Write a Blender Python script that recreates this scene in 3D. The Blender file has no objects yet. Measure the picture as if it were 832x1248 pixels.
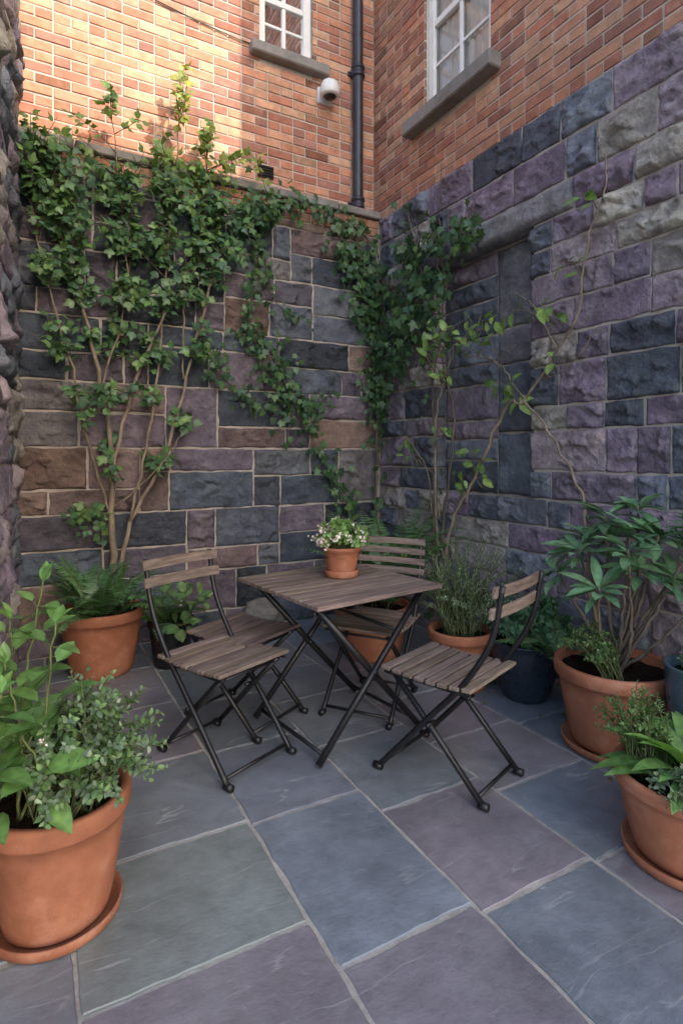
import bpy, bmesh, math, random
import numpy as np
from mathutils import Vector, Matrix, noise
random.seed(11); rng=np.random.default_rng(11)
S=bpy.context.scene
U=random.uniform
# ------------------------------------------------------------------ frames
CX,CY=.335,5.10
ang=math.atan2(-.4826,-.8758)
M=Matrix.Translation((CX,CY,0))@Matrix.Rotation(ang,4,'Z')     # (u along left wall, v along right wall, z)
I4=Matrix.Identity(4)

# ------------------------------------------------------------------ mesh builder
class MB:
    def __init__(s): s.v=[];s.f=[];s.m=[];s.c=[];s.sm=[];s.n=0
    def add(s,V,F,mat=0,col=(1,1,1),smooth=False):
        V=np.asarray(V,float).reshape(-1,3); n=len(V)
        c=np.asarray(col,float)
        if c.ndim==1: c=np.tile(c,(n,1))
        s.v.append(V); s.c.append(c)
        o=s.n
        s.f.extend([tuple(i+o for i in f) for f in F])
        s.m.extend([mat]*len(F)); s.sm.extend([smooth]*len(F)); s.n+=n
    def build(s,name,mats,matrix=None,parent=None,recalc=False):
        V=np.concatenate(s.v); C=np.concatenate(s.c)
        me=bpy.data.meshes.new(name); me.from_pydata(V.tolist(),[],s.f)
        for m in mats: me.materials.append(m)
        me.polygons.foreach_set('material_index',s.m)
        me.polygons.foreach_set('use_smooth',s.sm)
        a=me.color_attributes.new('Col','FLOAT_COLOR','POINT')
        a.data.foreach_set('color',np.concatenate([C,np.ones((len(C),1))],1).ravel())
        if recalc:
            bm=bmesh.new(); bm.from_mesh(me); bmesh.ops.recalc_face_normals(bm,faces=bm.faces); bm.to_mesh(me); bm.free()
        me.update()
        o=bpy.data.objects.new(name,me); S.collection.objects.link(o)
        if parent: o.parent=parent
        if matrix is not None: o.matrix_world=matrix
        return o
def empty(name,matrix=None):
    e=bpy.data.objects.new(name,None); S.collection.objects.link(e); e.empty_display_size=.2
    if matrix is not None: e.matrix_world=matrix
    return e
def cbox(mb,c,size,R=None,b=.003,mat=0,col=(1,1,1),mp=None):
    h=np.array(size)/2; b=min(b,h.min()*.45)
    V=[];idx={}
    for sx in(-1,1):
        for sy in(-1,1):
            for sz in(-1,1):
                sg=np.array((sx,sy,sz))
                for a in range(3):
                    p=sg*(h-b); p[a]=sg[a]*h[a]; idx[(sx,sy,sz,a)]=len(V); V.append(p)
    F=[]
    for a in range(3):
        o=[i for i in range(3) if i!=a]
        for s1 in(-1,1):
            q=[]
            for t in((-1,-1),(1,-1),(1,1),(-1,1)):
                g=[0,0,0];g[a]=s1;g[o[0]]=t[0];g[o[1]]=t[1];q.append(idx[(*g,a)])
            F.append(tuple(q))
        for s1 in(-1,1):
            for s2 in(-1,1):
                g=[0,0,0];g[o[0]]=s1;g[o[1]]=s2
                g1=list(g);g1[a]=-1;g2=list(g);g2[a]=1
                F.append((idx[(*g1,o[0])],idx[(*g2,o[0])],idx[(*g2,o[1])],idx[(*g1,o[1])]))
    for sx in(-1,1):
        for sy in(-1,1):
            for sz in(-1,1): F.append(tuple(idx[(sx,sy,sz,a)] for a in range(3)))
    V=np.array(V)
    if R is not None: V=V@np.array(R).T
    V=V+np.array(c)
    if mp: V=mp(V)
    mb.add(V,F,mat,col)
def mapL(V): return V
def mapR(V): return V[:,[1,0,2]]       # (a,d,z)->(u=d,v=a,z)
def abox(mb,a0,a1,d0,d1,z0,z1,mp,mat=0,col=(1,1,1),b=.003):
    cbox(mb,((a0+a1)/2,(d0+d1)/2,(z0+z1)/2),(a1-a0,d1-d0,z1-z0),None,b,mat,col,mp)
def unit(v): return v/np.maximum(np.linalg.norm(v,axis=-1,keepdims=True),1e-9)
def tube(mb,P,r0,r1,seg=6,mat=0,col=(1,1,1)):
    P=np.asarray(P,float); n=len(P); T=unit(np.gradient(P,axis=0))
    ref=np.array((0,0,1.)) if abs(T[:,2]).mean()<.8 else np.array((1.,0,0))
    A=unit(np.cross(T,ref)); B=np.cross(T,A)
    r=np.linspace(r0,r1,n) if not hasattr(r0,'__len__') else np.array(r0)
    th=np.linspace(0,2*math.pi,seg,endpoint=False)
    V=(P[:,None]+r[:,None,None]*(A[:,None]*np.cos(th)[None,:,None]+B[:,None]*np.sin(th)[None,:,None])).reshape(-1,3)
    F=[(i*seg+j,i*seg+(j+1)%seg,(i+1)*seg+(j+1)%seg,(i+1)*seg+j) for i in range(n-1) for j in range(seg)]
    F.append(tuple(range(seg))[::-1]);F.append(tuple((n-1)*seg+j for j in range(seg)))
    mb.add(V,F,mat,col,True)
def spline(P,n=8,jit=0):
    P=[np.array(p,float) for p in P]; P=[2*P[0]-P[1]]+P+[2*P[-1]-P[-2]]; out=[]
    for i in range(1,len(P)-2):
        for k in range(n):
            t=k/n
            out.append(.5*((2*P[i])+(-P[i-1]+P[i+1])*t+(2*P[i-1]-5*P[i]+4*P[i+1]-P[i+2])*t*t+(-P[i-1]+3*P[i]-3*P[i+1]+P[i+2])*t**3))
    out.append(P[-2]); out=np.array(out)
    if jit: out[1:-1]+=rng.normal(0,jit,(len(out)-2,3))
    return out
def lathe(mb,prof,c,seg=48,mat=0,col=(1,1,1),wob=0):
    th=np.linspace(0,2*math.pi,seg,endpoint=False); n=len(prof)
    V=[]
    for r,z in prof:
        rr=r*(1+wob*np.sin(3*th+z*7))
        V.append(np.stack([c[0]+rr*np.cos(th),c[1]+rr*np.sin(th),np.full(seg,c[2]+z)],1))
    V=np.concatenate(V)
    F=[(i*seg+j,i*seg+(j+1)%seg,(i+1)*seg+(j+1)%seg,(i+1)*seg+j) for i in range(n-1) for j in range(seg)]
    mb.add(V,F,mat,col,True)

# ------------------------------------------------------------------ materials
def surf(name,n1=6,lo=.75,hi=1.2,bs=60,bstr=.4,bdist=.01,rough=.7,rvar=.12,spec=.4,stretch=(1,1,1),spot=None,metal=0,vein=None,base=None):
    m=bpy.data.materials.new(name); m.use_nodes=True; nt=m.node_tree; N=nt.nodes; L=nt.links
    p=N['Principled BSDF']; tc=N.new('ShaderNodeTexCoord'); mp=N.new('ShaderNodeMapping'); mp.inputs['Scale'].default_value=stretch
    L.new(tc.outputs['Object'],mp.inputs[0])
    at=N.new('ShaderNodeAttribute'); at.attribute_name='Col'
    def nz(sc,det=3,r=.6):
        n=N.new('ShaderNodeTexNoise'); n.inputs['Scale'].default_value=sc; n.inputs['Detail'].default_value=det; n.inputs['Roughness'].default_value=r
        L.new(mp.outputs[0],n.inputs['Vector']); return n
    def mr(src,a,b,c,d):
        n=N.new('ShaderNodeMapRange'); n.inputs[1].default_value=a;n.inputs[2].default_value=b;n.inputs[3].default_value=c;n.inputs[4].default_value=d
        L.new(src,n.inputs[0]); return n.outputs[0]
    a=nz(n1,2); b=nz(n1*5.3,5,.7)
    f1=mr(a.outputs[0],.3,.7,lo,hi); f2=mr(b.outputs[0],.3,.7,1-(1-lo)*.6,1+(hi-1)*.6)
    mu=N.new('ShaderNodeMath'); mu.operation='MULTIPLY'; L.new(f1,mu.inputs[0]);L.new(f2,mu.inputs[1])
    sc=N.new('ShaderNodeVectorMath'); sc.operation='SCALE'
    if base is None: L.new(at.outputs['Color'],sc.inputs[0])
    else: sc.inputs[0].default_value=base
    L.new(mu.outputs[0],sc.inputs['Scale']); colout=sc.outputs[0]
    def mixc(fac,colr,cur):
        mx=N.new('ShaderNodeMix'); mx.data_type='RGBA'; L.new(fac,mx.inputs[0]); L.new(cur,mx.inputs[6]); mx.inputs[7].default_value=(*colr,1); return mx.outputs[2]
    if spot:
        for (colr,scl,th0,th1,amt) in spot:
            s=nz(scl,5,.7); colout=mixc(mr(s.outputs[0],th0,th1,0,amt),colr,colout)
    if vein:
        colr,vs,amt=vein
        dn=nz(2.2,3,.5); mm=N.new('ShaderNodeVectorMath');mm.operation='MULTIPLY_ADD'; L.new(dn.outputs['Color'],mm.inputs[0]); mm.inputs[1].default_value=(.16,.16,.16); L.new(mp.outputs[0],mm.inputs[2])
        m2=N.new('ShaderNodeMapping'); m2.inputs['Rotation'].default_value=(0,0,.6); m2.inputs['Scale'].default_value=(.8,6,1); L.new(mm.outputs[0],m2.inputs[0])
        vo=N.new('ShaderNodeTexNoise'); vo.inputs['Scale'].default_value=vs; vo.inputs['Detail'].default_value=4; L.new(m2.outputs[0],vo.inputs['Vector'])
        sb=N.new('ShaderNodeMath');sb.operation='SUBTRACT';L.new(vo.outputs[0],sb.inputs[0]);sb.inputs[1].default_value=.5
        ab=N.new('ShaderNodeMath');ab.operation='ABSOLUTE';L.new(sb.outputs[0],ab.inputs[0])
        ms=nz(3.1,3); g=mr(ms.outputs[0],.46,.66,0,amt); ff=mr(ab.outputs[0],0,.010,1,0)
        mq=N.new('ShaderNodeMath');mq.operation='MULTIPLY';L.new(ff,mq.inputs[0]);L.new(g,mq.inputs[1])
        colout=mixc(mq.outputs[0],colr,colout)
    L.new(colout,p.inputs['Base Color'])
    L.new(mr(b.outputs[0],.3,.7,rough-rvar,rough+rvar),p.inputs['Roughness'])
    p.inputs['Specular IOR Level'].default_value=spec; p.inputs['Metallic'].default_value=metal
    if bstr>0:
        bn=nz(bs,5,.7); bp=N.new('ShaderNodeBump'); bp.inputs['Strength'].default_value=bstr; bp.inputs['Distance'].default_value=bdist
        ad=N.new('ShaderNodeMath');ad.operation='ADD'; L.new(bn.outputs[0],ad.inputs[0]); L.new(b.outputs[0],ad.inputs[1]); L.new(ad.outputs[0],bp.inputs['Height'])
        L.new(bp.outputs[0],p.inputs['Normal'])
    return m
def leafmat(name,rough=.42,trans=.25):
    m=bpy.data.materials.new(name); m.use_nodes=True; nt=m.node_tree;N=nt.nodes;L=nt.links
    p=N['Principled BSDF']; at=N.new('ShaderNodeAttribute'); at.attribute_name='Col'
    tc=N.new('ShaderNodeTexCoord'); n=N.new('ShaderNodeTexNoise'); n.inputs['Scale'].default_value=35; n.inputs['Detail'].default_value=1; L.new(tc.outputs['Object'],n.inputs['Vector'])
    mr=N.new('ShaderNodeMapRange'); mr.inputs[1].default_value=.3;mr.inputs[2].default_value=.7;mr.inputs[3].default_value=.75;mr.inputs[4].default_value=1.3; L.new(n.outputs[0],mr.inputs[0])
    sc=N.new('ShaderNodeVectorMath'); sc.operation='SCALE'; L.new(at.outputs['Color'],sc.inputs[0]); L.new(mr.outputs[0],sc.inputs['Scale'])
    L.new(sc.outputs[0],p.inputs['Base Color']); p.inputs['Roughness'].default_value=rough; p.inputs['Specular IOR Level'].default_value=.45
    t=N.new('ShaderNodeBsdfTranslucent'); s2=N.new('ShaderNodeVectorMath'); s2.operation='MULTIPLY'; L.new(sc.outputs[0],s2.inputs[0]); s2.inputs[1].default_value=(1.5,1.6,.7); L.new(s2.outputs[0],t.inputs[0])
    mx=N.new('ShaderNodeMixShader'); mx.inputs[0].default_value=trans; L.new(p.outputs[0],mx.inputs[1]);L.new(t.outputs[0],mx.inputs[2]); L.new(mx.outputs[0],N['Material Output'].inputs[0])
    return m
m_stone=surf('stone_rockface',7,.72,1.32,38,1.0,.016,.66,.16,.42,spot=[((.33,.30,.29),9,.56,.8,.32),((.035,.033,.035),12,.62,.8,.35)])
m_mortar=surf('wall_mortar',8,.8,1.15,120,.6,.006,.9,.05,.2,base=(.44,.39,.35))
m_brick=surf('red_brick',14,.80,1.15,130,.5,.004,.82,.08,.25,spot=[((.60,.46,.38),7,.58,.8,.35),((.12,.06,.05),16,.60,.78,.45)])
m_bmortar=surf('brick_mortar',8,.85,1.1,150,.5,.004,.9,.05,.2,base=(.54,.48,.42))
m_slate=surf('slate_flag',2.6,.76,1.24,20,.5,.007,.42,.15,.55,spot=[((.34,.355,.36),2.4,.52,.85,.42),((.22,.18,.16),5,.66,.85,.22),((.06,.07,.08),6,.58,.8,.36)],vein=((.50,.51,.51),1.3,.55))
m_joint=surf('joint_mortar',10,.75,1.15,150,.6,.004,.9,.05,.2,base=(.42,.395,.36),spot=[((.10,.10,.08),3,.58,.8,.45)])
m_terra=surf('terracotta',5,.76,1.18,90,.3,.004,.75,.1,.3,spot=[((.52,.36,.28),5,.54,.8,.5),((.10,.055,.035),8,.60,.8,.5)])
m_glaze=surf('glazed_pot',4,.7,1.2,30,.1,.002,.3,.1,.5)
m_soil=surf('soil',30,.5,1.5,60,1,.03,.95,.04,.1,base=(.035,.024,.016))
m_wood=surf('weathered_wood',9,.6,1.35,30,.6,.004,.7,.1,.3,stretch=(.6,7,7),spot=[((.33,.29,.26),5,.54,.75,.4),((.06,.045,.04),4,.58,.8,.45)])
m_metal=surf('black_metal',12,.7,1.3,60,.12,.002,.42,.1,.5,base=(.012,.012,.014))
m_pipe=surf('painted_iron',12,.7,1.3,60,.1,.002,.4,.1,.5,base=(.03,.032,.045))
m_white=surf('white_paint',6,.93,1.04,50,.08,.002,.45,.06,.4,base=(.82,.81,.79))
m_curtain=surf('curtain_cloth',6,.9,1.05,200,.2,.002,.9,.03,.1,base=(.87,.82,.78))
m_sill=surf('stone_sill',5,.75,1.15,60,.5,.006,.85,.08,.25,base=(.27,.25,.23),spot=[((.08,.08,.06),6,.58,.8,.5)])
m_bark=surf('bark',20,.6,1.3,70,.7,.006,.85,.08,.2,stretch=(1,1,.35))
m_leaf=leafmat('leaf',.42,.24); m_leafg=leafmat('leaf_leathery',.3,.12); m_leafm=leafmat('leaf_matte',.6,.25)
m_ground=surf('ground_soil',1,.7,1.2,20,.4,.02,.95,.04,.1,base=(.16,.14,.12))
m_plastic=surf('white_plastic',6,.95,1.03,50,.02,.001,.35,.04,.5,base=(.78,.78,.77))
m_dark=surf('dark_plastic',6,.9,1.1,50,.02,.001,.2,.04,.5,base=(.02,.02,.022))
def glassmat():
    m=bpy.data.materials.new('window_glass'); m.use_nodes=True; N=m.node_tree.nodes;L=m.node_tree.links
    g=N.new('ShaderNodeBsdfGlossy'); g.inputs['Roughness'].default_value=.02; t=N.new('ShaderNodeBsdfTransparent'); t.inputs[0].default_value=(.93,.96,.96,1)
    f=N.new('ShaderNodeFresnel'); f.inputs[0].default_value=1.6; mx=N.new('ShaderNodeMixShader'); L.new(f.outputs[0],mx.inputs[0]);L.new(t.outputs[0],mx.inputs[1]);L.new(g.outputs[0],mx.inputs[2])
    L.new(mx.outputs[0],N['Material Output'].inputs[0]); return m
m_glass=glassmat()

# ------------------------------------------------------------------ stones
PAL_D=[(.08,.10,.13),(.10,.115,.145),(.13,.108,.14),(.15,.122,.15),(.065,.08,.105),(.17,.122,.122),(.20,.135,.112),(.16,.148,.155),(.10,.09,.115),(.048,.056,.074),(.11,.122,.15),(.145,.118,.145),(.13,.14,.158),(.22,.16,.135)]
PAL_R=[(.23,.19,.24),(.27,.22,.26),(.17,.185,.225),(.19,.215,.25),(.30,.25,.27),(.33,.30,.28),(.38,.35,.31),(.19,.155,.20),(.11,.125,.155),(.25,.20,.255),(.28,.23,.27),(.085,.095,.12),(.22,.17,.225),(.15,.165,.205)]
def fn(x,y,z,o=3):
    return noise.fractal(Vector((x,y,z)),.9,2.1,o)
def stone(mb,a0,a1,z0,z1,mp,base=0,relief=.03,col=(.2,.2,.2),skirt=.03,res=.018,smoothface=False):
    g=U(.0045,.009); a0+=g;a1-=g;z0+=U(.0045,.009);z1-=U(.0045,.009)
    w=a1-a0;h=z1-z0
    if w<.03 or h<.03: return
    nx=max(4,int(w/res));nz_=max(4,int(h/res))
    sa=np.concatenate([[0],np.linspace(0,1,nx),[1]]); sz=np.concatenate([[0],np.linspace(0,1,nz_),[1]])
    A,Z=np.meshgrid(a0+sa*w,z0+sz*h,indexing='ij'); e=np.minimum(np.minimum(A-a0,a1-A),np.minimum(Z-z0,z1-Z))
    cx=(a0+a1)/2;cz=(z0+z1)/2; H=np.full(A.shape,9.)
    gs=.08 if smoothface else .5
    for k in range(6):
        th=U(0,6.28); m=U(.1,1)*gs; px=U(-.5,.5)*w; pz=U(-.5,.5)*h
        H=np.minimum(H,U(.9,1.5)*relief+math.cos(th)*m*(A-cx-px)+math.sin(th)*m*1.3*(Z-cz-pz))
    H=np.maximum(H,.016+.3*(H-.016))
    sd=U(0,100); Cc=np.zeros(A.shape+(3,)); D=np.zeros(A.shape)
    dx=np.zeros(A.shape);dz=np.zeros(A.shape); amp=.004 if smoothface else .012
    ca=U(-.9,.9); WX=np.zeros(A.shape); WZ=np.zeros(A.shape)
    for i in range(A.shape[0]):
        for j in range(A.shape[1]):
            a=A[i,j];z=Z[i,j]
            q=fn(a*6+z*ca*8+sd,z*17-a*ca*8,sd); q2=fn(a*50,z*65,sd,2); n1=fn(a*9,z*13,sd+40,2); n2=fn(a*9,z*13,sd+80,2)
            D[i,j]=q*amp*.7+q2*amp*.35
            dx[i,j]=n1*.008; dz[i,j]=n2*.008; WX[i,j]=n2+q*.7+q2*.25; WZ[i,j]=n1+q*.5-q2*.2
            t=1+.22*q+.2*q2; Cc[i,j]=(col[0]*t,col[1]*t*(1+.03*q),col[2]*t*(1-.06*q))
    # conchoidal chips: every cell of the face is a differently tilted scar
    nc=max(4,int(w*h/.0042)); px=rng.uniform(a0,a1,nc); pz=rng.uniform(z0,z1,nc)
    dd=((A+WX*.035)[...,None]-px)**2+1.9*((Z+WZ*.022)[...,None]-pz)**2
    ii=dd.argmin(-1); gx=rng.uniform(-.30,.30,nc); gz=rng.uniform(-.42,.30,nc); of=rng.uniform(-.009,.009,nc)
    k_=.25 if smoothface else 1.0
    D=D+k_*(of[ii]+gx[ii]*(A-px[ii])+gz[ii]*(Z-pz[ii]))
    cv=rng.uniform(.88,1.12,nc)[ii][...,None]; Cc=Cc*cv
    H=np.minimum(np.maximum(H+D,.005),e*2.4+.005+D*.2)
    H=np.maximum(H,.002)
    H[0,:]=-skirt;H[-1,:]=-skirt;H[:,0]=-skirt;H[:,-1]=-skirt
    V=np.stack([A+dx,H+base,Z+dz],-1).reshape(-1,3)
    ny=A.shape[1]
    F=[(i*ny+j,(i+1)*ny+j,(i+1)*ny+j+1,i*ny+j+1) for i in range(A.shape[0]-1) for j in range(ny-1)]
    V=mp(V)
    if mp is mapR: F=[f[::-1] for f in F]
    mb.add(V,F,0,np.clip(Cc,.01,1).reshape(-1,3),True)
def splitrow(a0,a1,lo,hi):
    out=[];a=a0
    while a1-a>hi:
        w=lo+(hi-lo)*random.random()**1.3
        if a1-(a+w)<lo*.8: w=(a1-a)/2
        out.append((a,a+w));a+=w
    out.append((a,a1)); return out
def ashlar(mb,a0,a1,z0,z1,mp,pal,k=1.0,**kw):
    h=z1-z0
    def put(x0,x1,y0,y1):
        c=np.array(random.choice(pal))*U(.78,1.25); stone(mb,x0,x1,y0,y1,mp,col=c,relief=U(.024,.05),**kw)
    if h<.29:
        for s in splitrow(a0,a1,.16*k,.56*k): put(s[0],s[1],z0,z1)
        return
    for s in splitrow(a0,a1,.34*k,.95*k):
        if s[1]-s[0]<.42 and random.random()<.35: put(s[0],s[1],z0,z1); continue
        zc=z0+h*U(.34,.66)
        for (y0,y1) in((z0,zc),(zc,z1)):
            for q in splitrow(s[0],s[1],.14*k,.60*k): put(q[0],q[1],y0,y1)
BL=(.22,.43,.24,.46,.20,.25,.45); BR=(.18,.38,.21,.42,.15,.24,.40)
def bands(z0,z1,lst=BR):
    out=[];z=z0;
    while z1-z>.50:
        h=random.choice(lst)*U(.95,1.05)
        out.append((z,z+h)); z+=h
    if z1-z>.27: out.append((z,z+(z1-z)/2)); z+=(z1-z)/2
    out.append((z,z1)); return out

# left garden wall
ZS=3.27
mb=MB()
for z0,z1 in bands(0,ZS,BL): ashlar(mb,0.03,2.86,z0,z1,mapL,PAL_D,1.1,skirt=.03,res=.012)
abox(mb,-.3,3.2,-.3,.001,-.1,ZS,mapL,1)
BP=[(.50,.23,.14),(.47,.20,.125),(.55,.29,.18),(.39,.165,.11),(.56,.33,.21),(.48,.24,.155),(.35,.17,.125)]
def bricks(mb,a0,a1,z0,z1,mp,d,holes=(),mat=0,k=1.0):
    ph=.075;r=0;z=z0
    while z<z1-.02:
        zt=min(z+.064,z1)
        iv=[(a0,a1)]
        for (h0,h1,hz0,hz1) in holes:
            if zt>hz0 and z<hz1:
                nv=[]
                for (p,q) in iv:
                    if h0>p: nv.append((p,min(q,h0)))
                    if h1<q: nv.append((max(p,h1),q))
                iv=[t for t in nv if t[1]-t[0]>.02]
        for (p,q) in iv:
            n0=math.floor(p/.225)-1; x=n0*.225+(r%2)*.1125
            while x<q:
                L_=.225
                e0=max(x,p); e1=min(x+L_-.010,q)
                if e1-e0>.015:
                    segs=[(e0,e1)]
                    if r%4==0 and e1-e0>.2: mid=(e0+e1)/2; segs=[(e0,mid-.005),(mid+.005,e1)]
                    for (s0,s1) in segs:
                        c=np.array(random.choice(BP))*U(.85,1.12)*k; dd=d+U(.004,.009); j=lambda:U(-.002,.002)
                        if random.random()<.06: c=c*.6
                        zz0=z+j();zz1=zt+j();b=.004
                        V=np.array([(s0,d-.02,zz0),(s1,d-.02,zz0),(s1,d-.02,zz1),(s0,d-.02,zz1),(s0,dd-.004,zz0),(s1,dd-.004,zz0),(s1,dd-.004,zz1),(s0,dd-.004,zz1),
                           (s0+b,dd+j(),zz0+b),(s1-b,dd+j(),zz0+b),(s1-b,dd+j(),zz1-b),(s0+b,dd+j(),zz1-b)])
                        F=[(8,11,10,9),(4,8,9,5),(5,9,10,6),(6,10,11,7),(7,11,8,4),(0,4,5,1),(1,5,6,2),(2,6,7,3),(3,7,4,0)]
                        if mp is mapR: F=[f[::-1] for f in F]
                        mb.add(mp(V),F,mat,c)
                x+=L_
        z+=ph;r+=1
abox(mb,-.3,3.2,-.3,-.004,ZS,3.425,mapL,3)
bricks(mb,0.02,3.0,ZS+.008,3.42,mapL,0.0,mat=2,k=.8)
x=0.0
while x<3.1:
    w=U(.4,.6); abox(mb,x+.004,x+w-.004,-.2,.045+U(-.006,.006),3.427,3.427+U(.06,.07),mapL,4,(1,1,1),.008); x+=w
garden_wall=mb.build('stone_garden_wall',[m_stone,m_mortar,m_brick,m_bmortar,m_sill],M)

# near left wall
e=np.array((1.04,-2.16));e/=np.linalg.norm(e)
ML=Matrix(((e[0],-e[1],0,-2.12),(e[1],e[0],0,3.76),(0,0,1,0),(0,0,0,1)))
mb=MB()
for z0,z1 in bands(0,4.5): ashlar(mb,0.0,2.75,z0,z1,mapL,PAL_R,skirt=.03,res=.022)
abox(mb,-.05,2.75,-.3,-.003,-.1,4.5,mapL,1)
mb.build('stone_side_wall',[m_stone,m_mortar],ML)

# right stone wall with blocked opening
LR=3.8; ZR=3.43; mb=MB()
nv0,nv1,nz0,nz1=.80,1.74,1.08,2.76
RR=.0105
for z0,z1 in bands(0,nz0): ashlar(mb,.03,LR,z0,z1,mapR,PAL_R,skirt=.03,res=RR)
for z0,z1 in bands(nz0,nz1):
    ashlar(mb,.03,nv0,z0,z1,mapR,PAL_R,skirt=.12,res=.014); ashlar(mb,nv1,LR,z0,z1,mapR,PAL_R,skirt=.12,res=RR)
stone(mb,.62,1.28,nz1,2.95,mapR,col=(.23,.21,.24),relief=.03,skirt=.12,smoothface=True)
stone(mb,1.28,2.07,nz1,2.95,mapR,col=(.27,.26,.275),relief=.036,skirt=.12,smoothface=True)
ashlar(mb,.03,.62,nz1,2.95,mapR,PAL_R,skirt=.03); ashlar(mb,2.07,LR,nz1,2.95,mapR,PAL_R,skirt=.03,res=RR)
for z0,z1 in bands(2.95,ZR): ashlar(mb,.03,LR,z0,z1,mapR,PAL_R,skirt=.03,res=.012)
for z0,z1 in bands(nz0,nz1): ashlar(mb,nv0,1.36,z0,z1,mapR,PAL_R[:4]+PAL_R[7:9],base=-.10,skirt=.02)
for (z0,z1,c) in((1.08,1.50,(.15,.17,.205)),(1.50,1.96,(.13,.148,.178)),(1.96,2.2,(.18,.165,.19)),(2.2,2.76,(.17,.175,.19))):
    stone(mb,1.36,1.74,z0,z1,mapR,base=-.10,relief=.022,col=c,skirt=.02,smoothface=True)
abox(mb,-.3,nv0-.03,-.3,.001,-.1,ZR,mapR,1,b=.0005); abox(mb,nv1+.03,LR,-.3,.001,-.1,ZR,mapR,1,b=.0005)
abox(mb,nv0-.03,nv1+.03,-.3,-.001,-.1,nz0-.03,mapR,1,b=.0005); abox(mb,nv0-.03,nv1+.03,-.3,-.001,nz1+.03,ZR,mapR,1,b=.0005); abox(mb,nv0-.03,nv1+.03,-.3,-.101,nz0-.03,nz1+.03,mapR,1,b=.0005)
mb.build('stone_retaining_wall',[m_stone,m_mortar],M)
# boulder at wall base
mb=MB()
bm=bmesh.new(); bmesh.ops.create_icosphere(bm,subdivisions=4,radius=1)
V=np.array([v.co[:] for v in bm.verts]);F=[tuple(v.index for v in f.verts) for f in bm.faces]; bm.free()
V=np.array([v*(1+.18*fn(*(v*1.6),3)) for v in V])*np.array((.17,.10,.14))+np.array((1.16,.14,.11))
mb.add(V,F,0,(.22,.21,.19),True); mb.build('boulder',[m_stone],M)

# ------------------------------------------------------------------ buildings
def slab(mb,a0,a1,z0,z1,d,th,hole,mp,mat):
    h0,h1,g0,g1=hole
    abox(mb,a0,h0,d-th,d,z0,z1,mp,mat,b=.0005);abox(mb,h1,a1,d-th,d,z0,z1,mp,mat,b=.0005)
    abox(mb,h0,h1,d-th,d-.001,z0,g0,mp,mat,b=.0005);abox(mb,h0,h1,d-th,d-.001,g1,z1,mp,mat,b=.0005)
def window(par,h,d,mp,nx,ny,curtain=True,dim=1):
    h0,h1,g0,g1=h; mb=MB(); fd=d-.04; w=.065
    abox(mb,h0,h0+w,fd-.05,fd,g0,g1,mp); abox(mb,h1-w,h1,fd-.05,fd,g0,g1,mp)
    abox(mb,h0+w,h1-w,fd-.05,fd-.001,g0,g0+w*1.2,mp); abox(mb,h0+w,h1-w,fd-.05,fd-.001,g1-w,g1,mp)
    gm=(g0+g1)/2; abox(mb,h0+w,h1-w,fd-.045,fd-.006,gm-.025,gm+.025,mp)
    for i in range(1,nx):
        x=h0+w+(h1-h0-2*w)*i/nx
        abox(mb,x-.016,x+.016,fd-.04,fd-.012,g0+w*1.2,gm-.025,mp);abox(mb,x-.016,x+.016,fd-.04,fd-.012,gm+.025,g1-w,mp)
    for s0,s1 in((g0+w*1.2,gm-.025),(gm+.025,g1-w)):
        for j in range(1,ny):
            z=s0+(s1-s0)*j/ny; abox(mb,h0+w,h1-w,fd-.038,fd-.016,z-.012,z+.012,mp)
    mb.build('window_frame',[m_white],M,par,True)
    g=MB(); V=np.array([(h0+w,fd-.028,g0+w),(h1-w,fd-.028,g0+w),(h1-w,fd-.028,g1-w),(h0+w,fd-.028,g1-w)]); g.add(mp(V),[(0,1,2,3)]); g.build('window_glass_pane',[m_glass],M,par)
    c=MB(); n=60; xs=np.linspace(h0,h1,n); dd=fd-.06+.008*np.sin(xs*95)+.004*np.sin(xs*41)
    V=np.concatenate([np.stack([xs,dd,np.full(n,g0)],1),np.stack([xs,dd,np.full(n,g1)],1)]); c.add(mp(V),[(i,i+1,n+i+1,n+i) for i in range(n-1)],0,(1,1,1),True)
    if curtain: c.build('curtain',[m_curtain],M,par)
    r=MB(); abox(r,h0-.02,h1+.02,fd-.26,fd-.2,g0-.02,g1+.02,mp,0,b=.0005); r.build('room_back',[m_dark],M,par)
bl=empty('rear_sun_blocker',M)
mb=MB(); dl=-.12; hl=(.60,1.08,4.68,5.6); HL=5.9
slab(mb,-.42,4.6,3.43,HL,dl,.28,hl,mapL,1)
bricks(mb,-.12,4.6,3.44,HL-.02,mapL,dl,[(hl[0],hl[1],hl[2]-.09,hl[3])],k=1.12)
abox(mb,-.12,4.6,dl-.28,dl+.05,HL,HL+.12,mapL,2)
abox(mb,4.3,4.6,dl-.3,dl-.281,0,3.4,mapL,1)
mb.build('facade',[m_brick,m_bmortar,m_sill],M,bl)
window(bl,hl,dl,mapL,2,2,False)
mb=MB(); abox(mb,hl[0]-.13,hl[1]+.09,dl-.1,dl+.09,4.59,4.68,mapL,0,(1,1,1),.01); mb.build('window_sill',[m_sill],M,bl,True)
mb=MB(); abox(mb,.96,1.1,dl,dl+.02,3.62,3.72,mapL,0)
for i in range(4): abox(mb,.97,1.09,dl+.02,dl+.03,3.632+i*.022,3.64+i*.022,mapL,0)
mb.build('wall_vent',[m_dark],M,bl,True)
mb=MB(); xs=np.linspace(.62,4.2,60); P=np.stack([xs,np.full(60,dl+.018),4.62+.10*(xs-.62)+.02*np.sin(xs*3)],1); tube(mb,P,.005,.005,6); mb.build('wall_cable',[m_dark],M,bl)
br=empty('rear_sun_blocker',M)
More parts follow.
